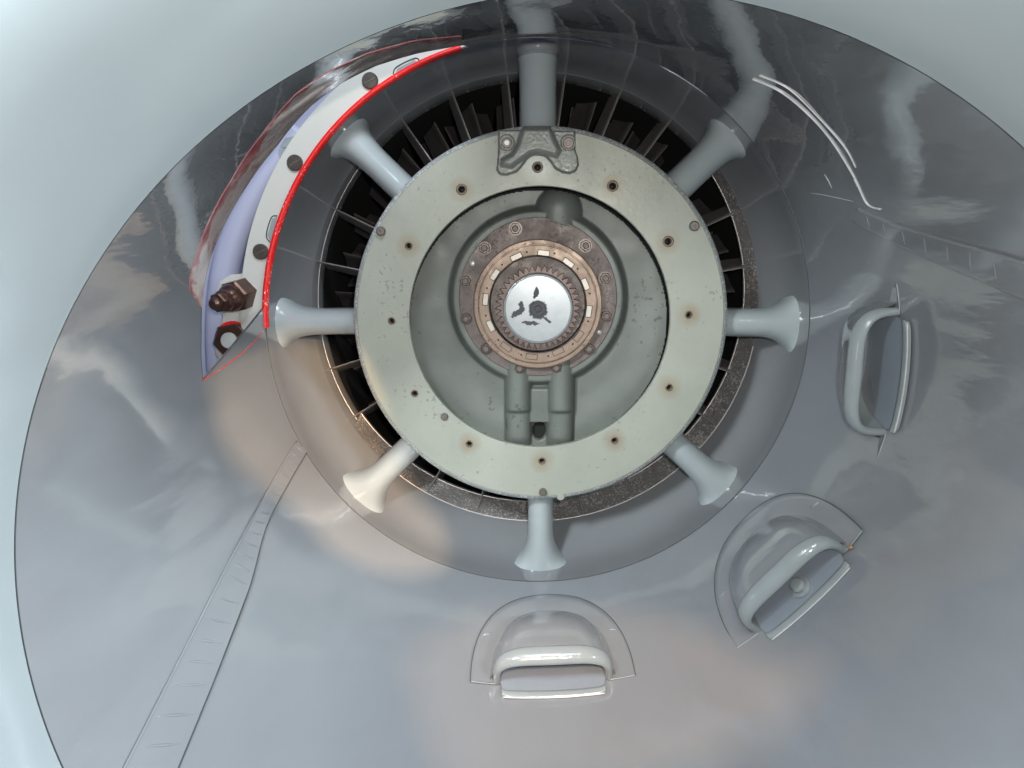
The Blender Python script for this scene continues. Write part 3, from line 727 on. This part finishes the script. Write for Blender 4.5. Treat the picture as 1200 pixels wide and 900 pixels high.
# ------------------------------------------------------------------ air scoops on the duct wall
def duct_frame(th, Y):
    p = D(th, Y); g = (D(th, Y+.01)-D(th, Y-.01)).normalized(); t = Vector((-sin(th), 0, cos(th)))
    nrm = g.cross(t); 
    if nrm.dot(Vector((cos(th), 0, sin(th)))) > 0: nrm = -nrm
    x = t; y = -g; z = x.cross(y)
    if z.dot(nrm) < 0: x = -x; z = x.cross(y)
    M = Matrix((x, y, z)).transposed().to_4x4(); M.translation = p; return M
RW = .53
def crv(x): return RW-sqrt(max(0, RW*RW-x*x))
HW, LD, HM = .099, .145, .070       # mouth half width, hood length, mouth height (metres)
BW, BL = .140, .192
def sup(a, e): 
    c, s = cos(a), sin(a); return (abs(c)**e*(1 if c >= 0 else -1), abs(s)**e)
def scoop(th, Y, label):
    root = empty('air_scoop', (0, 0, 0), label, 'air scoop', 'air scoops on the duct wall', duct_frame(th, Y))
    ORG[root] = Vector((0, 0, 0))
    # base plate: D shape, straight front at y=0, round back at y=-BL
    def base(u, v):
        a = pi*u; x, y = sup(a, .88); rr = [0, .5, .93, .99, 1.0, 1.0][round(v*5)]; hh = [.0036, .0036, .0036, .0030, .0010, -.002][round(v*5)]
        X = BW*x*rr; Yy = -BL*y*rr; return (X, Yy, crv(X)+hh)
    part('base_plate', *grid(base, 64, 5), M_duct, root, local=True)
    # raised step near the hood foot
    # hood
    def sec(v, inset=0.):
        q = v; w_ = (HW-inset)*(1-.10*q-.32*q**3); h_ = (HM-inset)*(sqrt(max(0, 1-q**2.0)))
        return w_, max(h_, .0)
    def hood(u, v):
        q = sin(v*pi/2)**.9 if v > 0 else 0; w_, h_ = sec(q); sx, sz = sup(pi*u, .62)
        ft = 1+.10*(1-sz)**3
        X = w_*sx*ft; return (X, -.006-(LD-.006)*q*(1-.10*sx*sx), crv(X)+.001+h_*sz)
    part('hood', *grid(hood, 48, 24), M_duct, root, local=True)
    def inner(u, v):
        q = sin(v*pi/2)**.9 if v > 0 else 0; w_, h_ = sec(q, .009); sx, sz = sup(pi*u, .62)
        X = w_*sx; return (X, -.004-(LD*.55)*q, crv(X)+.003+h_*sz)
    part('inner_wall', *grid(inner, 48, 14), M_scoop, root, local=True)
    # rolled rim round the mouth, thicker on its roof
    def rim(u, v):
        a = pi*v; sx, sz = sup(a, .62); nx, nz = sup(a, 1.0); nl = hypot(nx*HM, nz*HW); nx, nz = nx*HM/nl, nz*HW/nl
        b_ = 2*pi*u; tr = .0062+.0022*sz; tl = .006+.009*sz
        cy = -tl*.75; X = (HW-.003)*sx; Z = .002+(HM-.004)*sz
        ra = tr*cos(b_); la = tl*sin(b_); sl = -.28*la*sz
        return (X+nx*(ra+sl), cy+la, crv(X)+Z+nz*(ra+sl))
    part('rolled_rim', *grid(rim, 16, 60, closeu=True), M_scoop, root, local=True)
    def floor_(u, v):
        q_ = 1-v; X = lerp(-HW*.93, HW*.93, u)*(1-.25*q_-.30*q_**3); X *= lerp(1, .93, max(0, v*8-7)); return (X, lerp(-.105, .013, v), crv(X)+.0045+.013*lerp(1, 0, v)**1.4)
    part('inner_floor', *grid(floor_, 32, 8), M_floor, root, local=True)
    def sill(u, v):
        X = lerp(-HW*.88, HW*.88, u); yy = [.0125, .0135, .018, .023, .0265, .0265][round(v*5)]; hh = [-.002, .0050, .0052, .0046, .0034, -.002][round(v*5)]
        e = max(0, abs(u*2-1)-.85)/.15; return (X, yy*(1-.18*e*e) if yy > 0 else yy, crv(X)+hh+.0015)
    part('sill', *grid(sill, 32, 5), M_scoop, root, local=True)
    pth = [Vector((X, .0262, crv(X)+.0048)) for X in [lerp(-HW*.86, HW*.86, k/30) for k in range(31)]]
    part('sill_edge', *tube(pth, .0012, 6), M_pale, root, local=True)
    pth = [Vector((BW*x, -BL*y, crv(BW*x)+.0012)) for x, y in [sup(pi*k/60, .88) for k in range(61)]]
    part('plate_seam', *tube(pth, .0009, 6), M_seal, root, local=True)
    # front feet of the base plate: thin bright edges
    for sg in (-1, 1):
        pth = [Vector((sg*x, .0005, crv(x)+.0022)) for x in [lerp(HW*.98, BW*.995, k/10) for k in range(11)]]
        part('plate_edge', *tube(pth, .0010, 6), M_strut, root, local=True)
        part('weld_blob', *tube([Vector((sg*(BW*.86), -.095, crv(BW*.86)+.0025)), Vector((sg*(BW*.74), -.100, crv(BW*.74)+.003))], .0022, 8), M_scoop, root, local=True)
    return root
ths_ = [hit(648, 803), hit(943, 697), hit(1054, 438)]
print('scoops', [(round(math.degrees(a), 1), round(y, 3)) for a, y in ths_])
sc1 = scoop(ths_[0][0], ths_[0][1], 'air scoop on the duct floor, its wide mouth level, directly below the lowest strut')
def dup(root, mw, label):
    r = root.copy(); C.objects.link(r); r['label'] = label; r.matrix_world = mw
    for ch in list(root.children):
        c = ch.copy(); C.objects.link(c); c.parent = r
    return r
sc2 = dup(sc1, duct_frame(*ths_[1]), 'air scoop with a bolt showing inside its slanted mouth, lower right on the duct wall')
for r_ in (sc2, ):
    part('chipped_corner', *tube([Vector((-HW*1.06, .003, crv(HW)+.004)), Vector((-HW*1.12, .003, crv(HW)+.004))], .0038, 8), M_tan, r_, local=True)
bq = part('bolt', *xf(merge(lathe_z([(.019, 0), (.019, .004)], 24), lathe_z([(.0125, .004), (.0125, .012), (.009, .016)], 20)), Matrix.Translation((-.004, -.012, .005))), M_scoop, sc2, smooth='auto', local=True)
sc3 = dup(sc1, duct_frame(*ths_[2]), 'air scoop standing upright on the right duct wall beside the right-hand strut')

# ------------------------------------------------------------------ outside the notch
sk = part('nacelle_skin', *grid(lambda u, v: (lambda a, rr: (cA[0]+rr*cos(a), lerp(1.10, 2.1, v), cA[1]+rr*sin(a)))(lerp(R(70), R(230), u), lerp(.86, .78, v)), 60, 6), M_lav, None)
top(sk, 'smooth lavender outer skin seen through the notch at upper left of the duct', 'panel')
sk.modifiers.new('s', 'SOLIDIFY').thickness = .004
bk = part('nacelle_bulkhead', *arcplate(.50, .86, 1.60, 1.606, cA, R(70), R(230)), M_lav, None, smooth='auto')
top(bk, 'flat lavender bulkhead behind the white flange, seen through the notch', 'bulkhead')
pipe = part('curved_pipe', *tube(smooth_path([P(262, 470, 1.52), P(258, 380, 1.52), P(268, 300, 1.53), P(300, 225, 1.54), P(350, 150, 1.55)], 8), .028, 20), M_lav, None)
top(pipe, 'smooth lavender pipe curving up between the duct edge and the white flange', 'pipe')
lug = empty('fitting_bracket', P(272, 375, 1.44), 'pale grey lug bracket outside the duct carrying two brown fittings', 'bracket')
part('lug_plate', *slab([(252, 345), (258, 330), (270, 322), (290, 320), (312, 322), (305, 375), (292, 404), (262, 426), (253, 415), (252, 398), (258, 385), (262, 370), (254, 360)], 1.425, 1.445), M_white, lug, smooth=False)
def thing_oriented(name, loc, zdir, label, cat):
    M = frame(loc, zdir, .2); e = empty(name, (0, 0, 0), label, cat, None, M); ORG[e] = Vector((0, 0, 0)); return e
q = P(284, 344, 1.425); 
f1 = thing_oriented('pipe_fitting', q, P(250, 357, 1.345)-q, 'dark brown hexagonal pipe fitting with stepped rounded tip above the steel-centred nut', 'fitting')
part('fitting_hex', *hexp(.031, -.01, .030), M_brown, f1, smooth=False, local=True)
part('fitting_collar', *lathe_z([(.024, .028), (.026, .036), (.023, .044), (.019, .050), (.0195, .060), (.017, .064)], 28), M_brown, f1, smooth='auto', local=True)
part('fitting_tip', *merge(hexp(.0185, .062, .074), lathe_z([(.013, .072), (.012, .082), (.008, .087)], 20)), M_brown, f1, smooth=False, local=True)
q = P(273, 398, 1.42)
f2 = thing_oriented('lock_nut', q, Vector((.05, -1, .03)), 'dark brown hexagonal nut with a bright steel bolt end in its centre', 'nut')
part('nut_body', *hexp(.033, -.005, .020), M_brown, f2, smooth=False, local=True)
part('nut_washer', *lathe_z([(.035, -.008), (.035, -.002)], 30), M_red, f2, smooth='auto', local=True)
part('bolt_end', *lathe_z([(.0150, .015), (.0150, .0235), (.0138, .0250)], 30), M_steel, f2, smooth='auto', local=True)
q = P(345, 170, 1.47)
cl = empty('hose_clamp', q, 'small pale grey clamp block tucked behind the white flange at the notch top', 'clamp')
part('clamp_half', *slab([(328, 172), (334, 162), (350, 158), (356, 168), (350, 175)], 1.422, 1.44), M_scoop, cl, smooth=False)
part('clamp_half', *slab([(326, 175), (350, 177), (344, 190), (330, 184)], 1.422, 1.44), M_scoop, cl, smooth=False)

# each warm spot's beam is masked by nodes to a drawn patch outline
def mask_beam(o, pts, soft=1.):
    mi = o.matrix_world.inverted() if o.matrix_world.translation.length > 0 else None
    M = Matrix.Translation(o.location) @ o.rotation_euler.to_matrix().to_4x4(); mi = M.inverted()
    q = []
    for p in pts:
        v = mi @ Vector(p); q.append((v.x/-v.z, v.y/-v.z))
    ctr = (sum(a for a, b in q)/len(q), sum(b for a, b in q)/len(q))
    # convex hull
    q = sorted(q)
    def half(ps):
        h = []
        for p in ps:
            while len(h) > 1 and (h[-1][0]-h[-2][0])*(p[1]-h[-2][1])-(h[-1][1]-h[-2][1])*(p[0]-h[-2][0]) <= 0: h.pop()
            h.append(p)
        return h[:-1]
    hull = half(q)+half(q[::-1])
    l = o.data; l.use_nodes = True; nt = l.node_tree; N = nt.nodes; L = nt.links; em = N['Emission']
    tc = N.new('ShaderNodeTexCoord'); sp = N.new('ShaderNodeSeparateXYZ'); L.new(tc.outputs['Normal'], sp.inputs[0])
    def mth(op, a, b=None, c=None):
        n = N.new('ShaderNodeMath'); n.operation = op
        for i, v in enumerate((a, b, c)):
            if v is None: continue
            if isinstance(v, (int, float)): n.inputs[i].default_value = v
            else: L.new(v, n.inputs[i])
        return n.outputs[0]
    az = mth('ABSOLUTE', sp.outputs['Z']); sg = SGN
    u_ = mth('MULTIPLY', mth('DIVIDE', sp.outputs['X'], az), sg); v_ = mth('MULTIPLY', mth('DIVIDE', sp.outputs['Y'], az), sg)
    nz = N.new('ShaderNodeTexNoise'); nz.inputs['Scale'].default_value = 6; nz.inputs['Detail'].default_value = 2; L.new(tc.outputs['Normal'], nz.inputs['Vector'])
    acc = None
    for k in range(len(hull)):
        a, b = hull[k], hull[(k+1) % len(hull)]; ex, ey = b[0]-a[0], b[1]-a[1]; ln = hypot(ex, ey)
        nx, ny = -ey/ln, ex/ln; c0 = -(nx*a[0]+ny*a[1])
        d = mth('ADD', mth('MULTIPLY', u_, nx), mth('MULTIPLY_ADD', v_, ny, c0))
        acc = d if acc is None else mth('SMOOTH_MIN', acc, d, .03)
    acc = mth('ADD', acc, mth('MULTIPLY_ADD', nz.outputs[0], .07, -.033))
    mr = N.new('ShaderNodeMapRange'); L.new(acc, mr.inputs[0]); mr.inputs['From Min'].default_value = -.005*soft; mr.inputs['From Max'].default_value = .010*soft
    L.new(mr.outputs[0], em.inputs['Strength'])
SGN = 1.0
def hp(x, y): a, Y = hit(x, y); return D(a, min(Y, 1.41))
mask_beam(wl, [hp(238, 440), P(300, 392, 1.42), P(340, 385, 1.46), P(405, 400, 1.45), P(440, 470, 1.42), P(485, 550, 1.45), P(518, 620, 1.5), hp(516, 668), hp(400, 650), hp(325, 605), hp(255, 530)], 2.)
mask_beam(wl2, [hp(480, 760), hp(560, 708), hp(700, 705), hp(850, 745), hp(980, 775), hp(965, 835), hp(880, 890), hp(760, 940), hp(520, 930)], 3.)
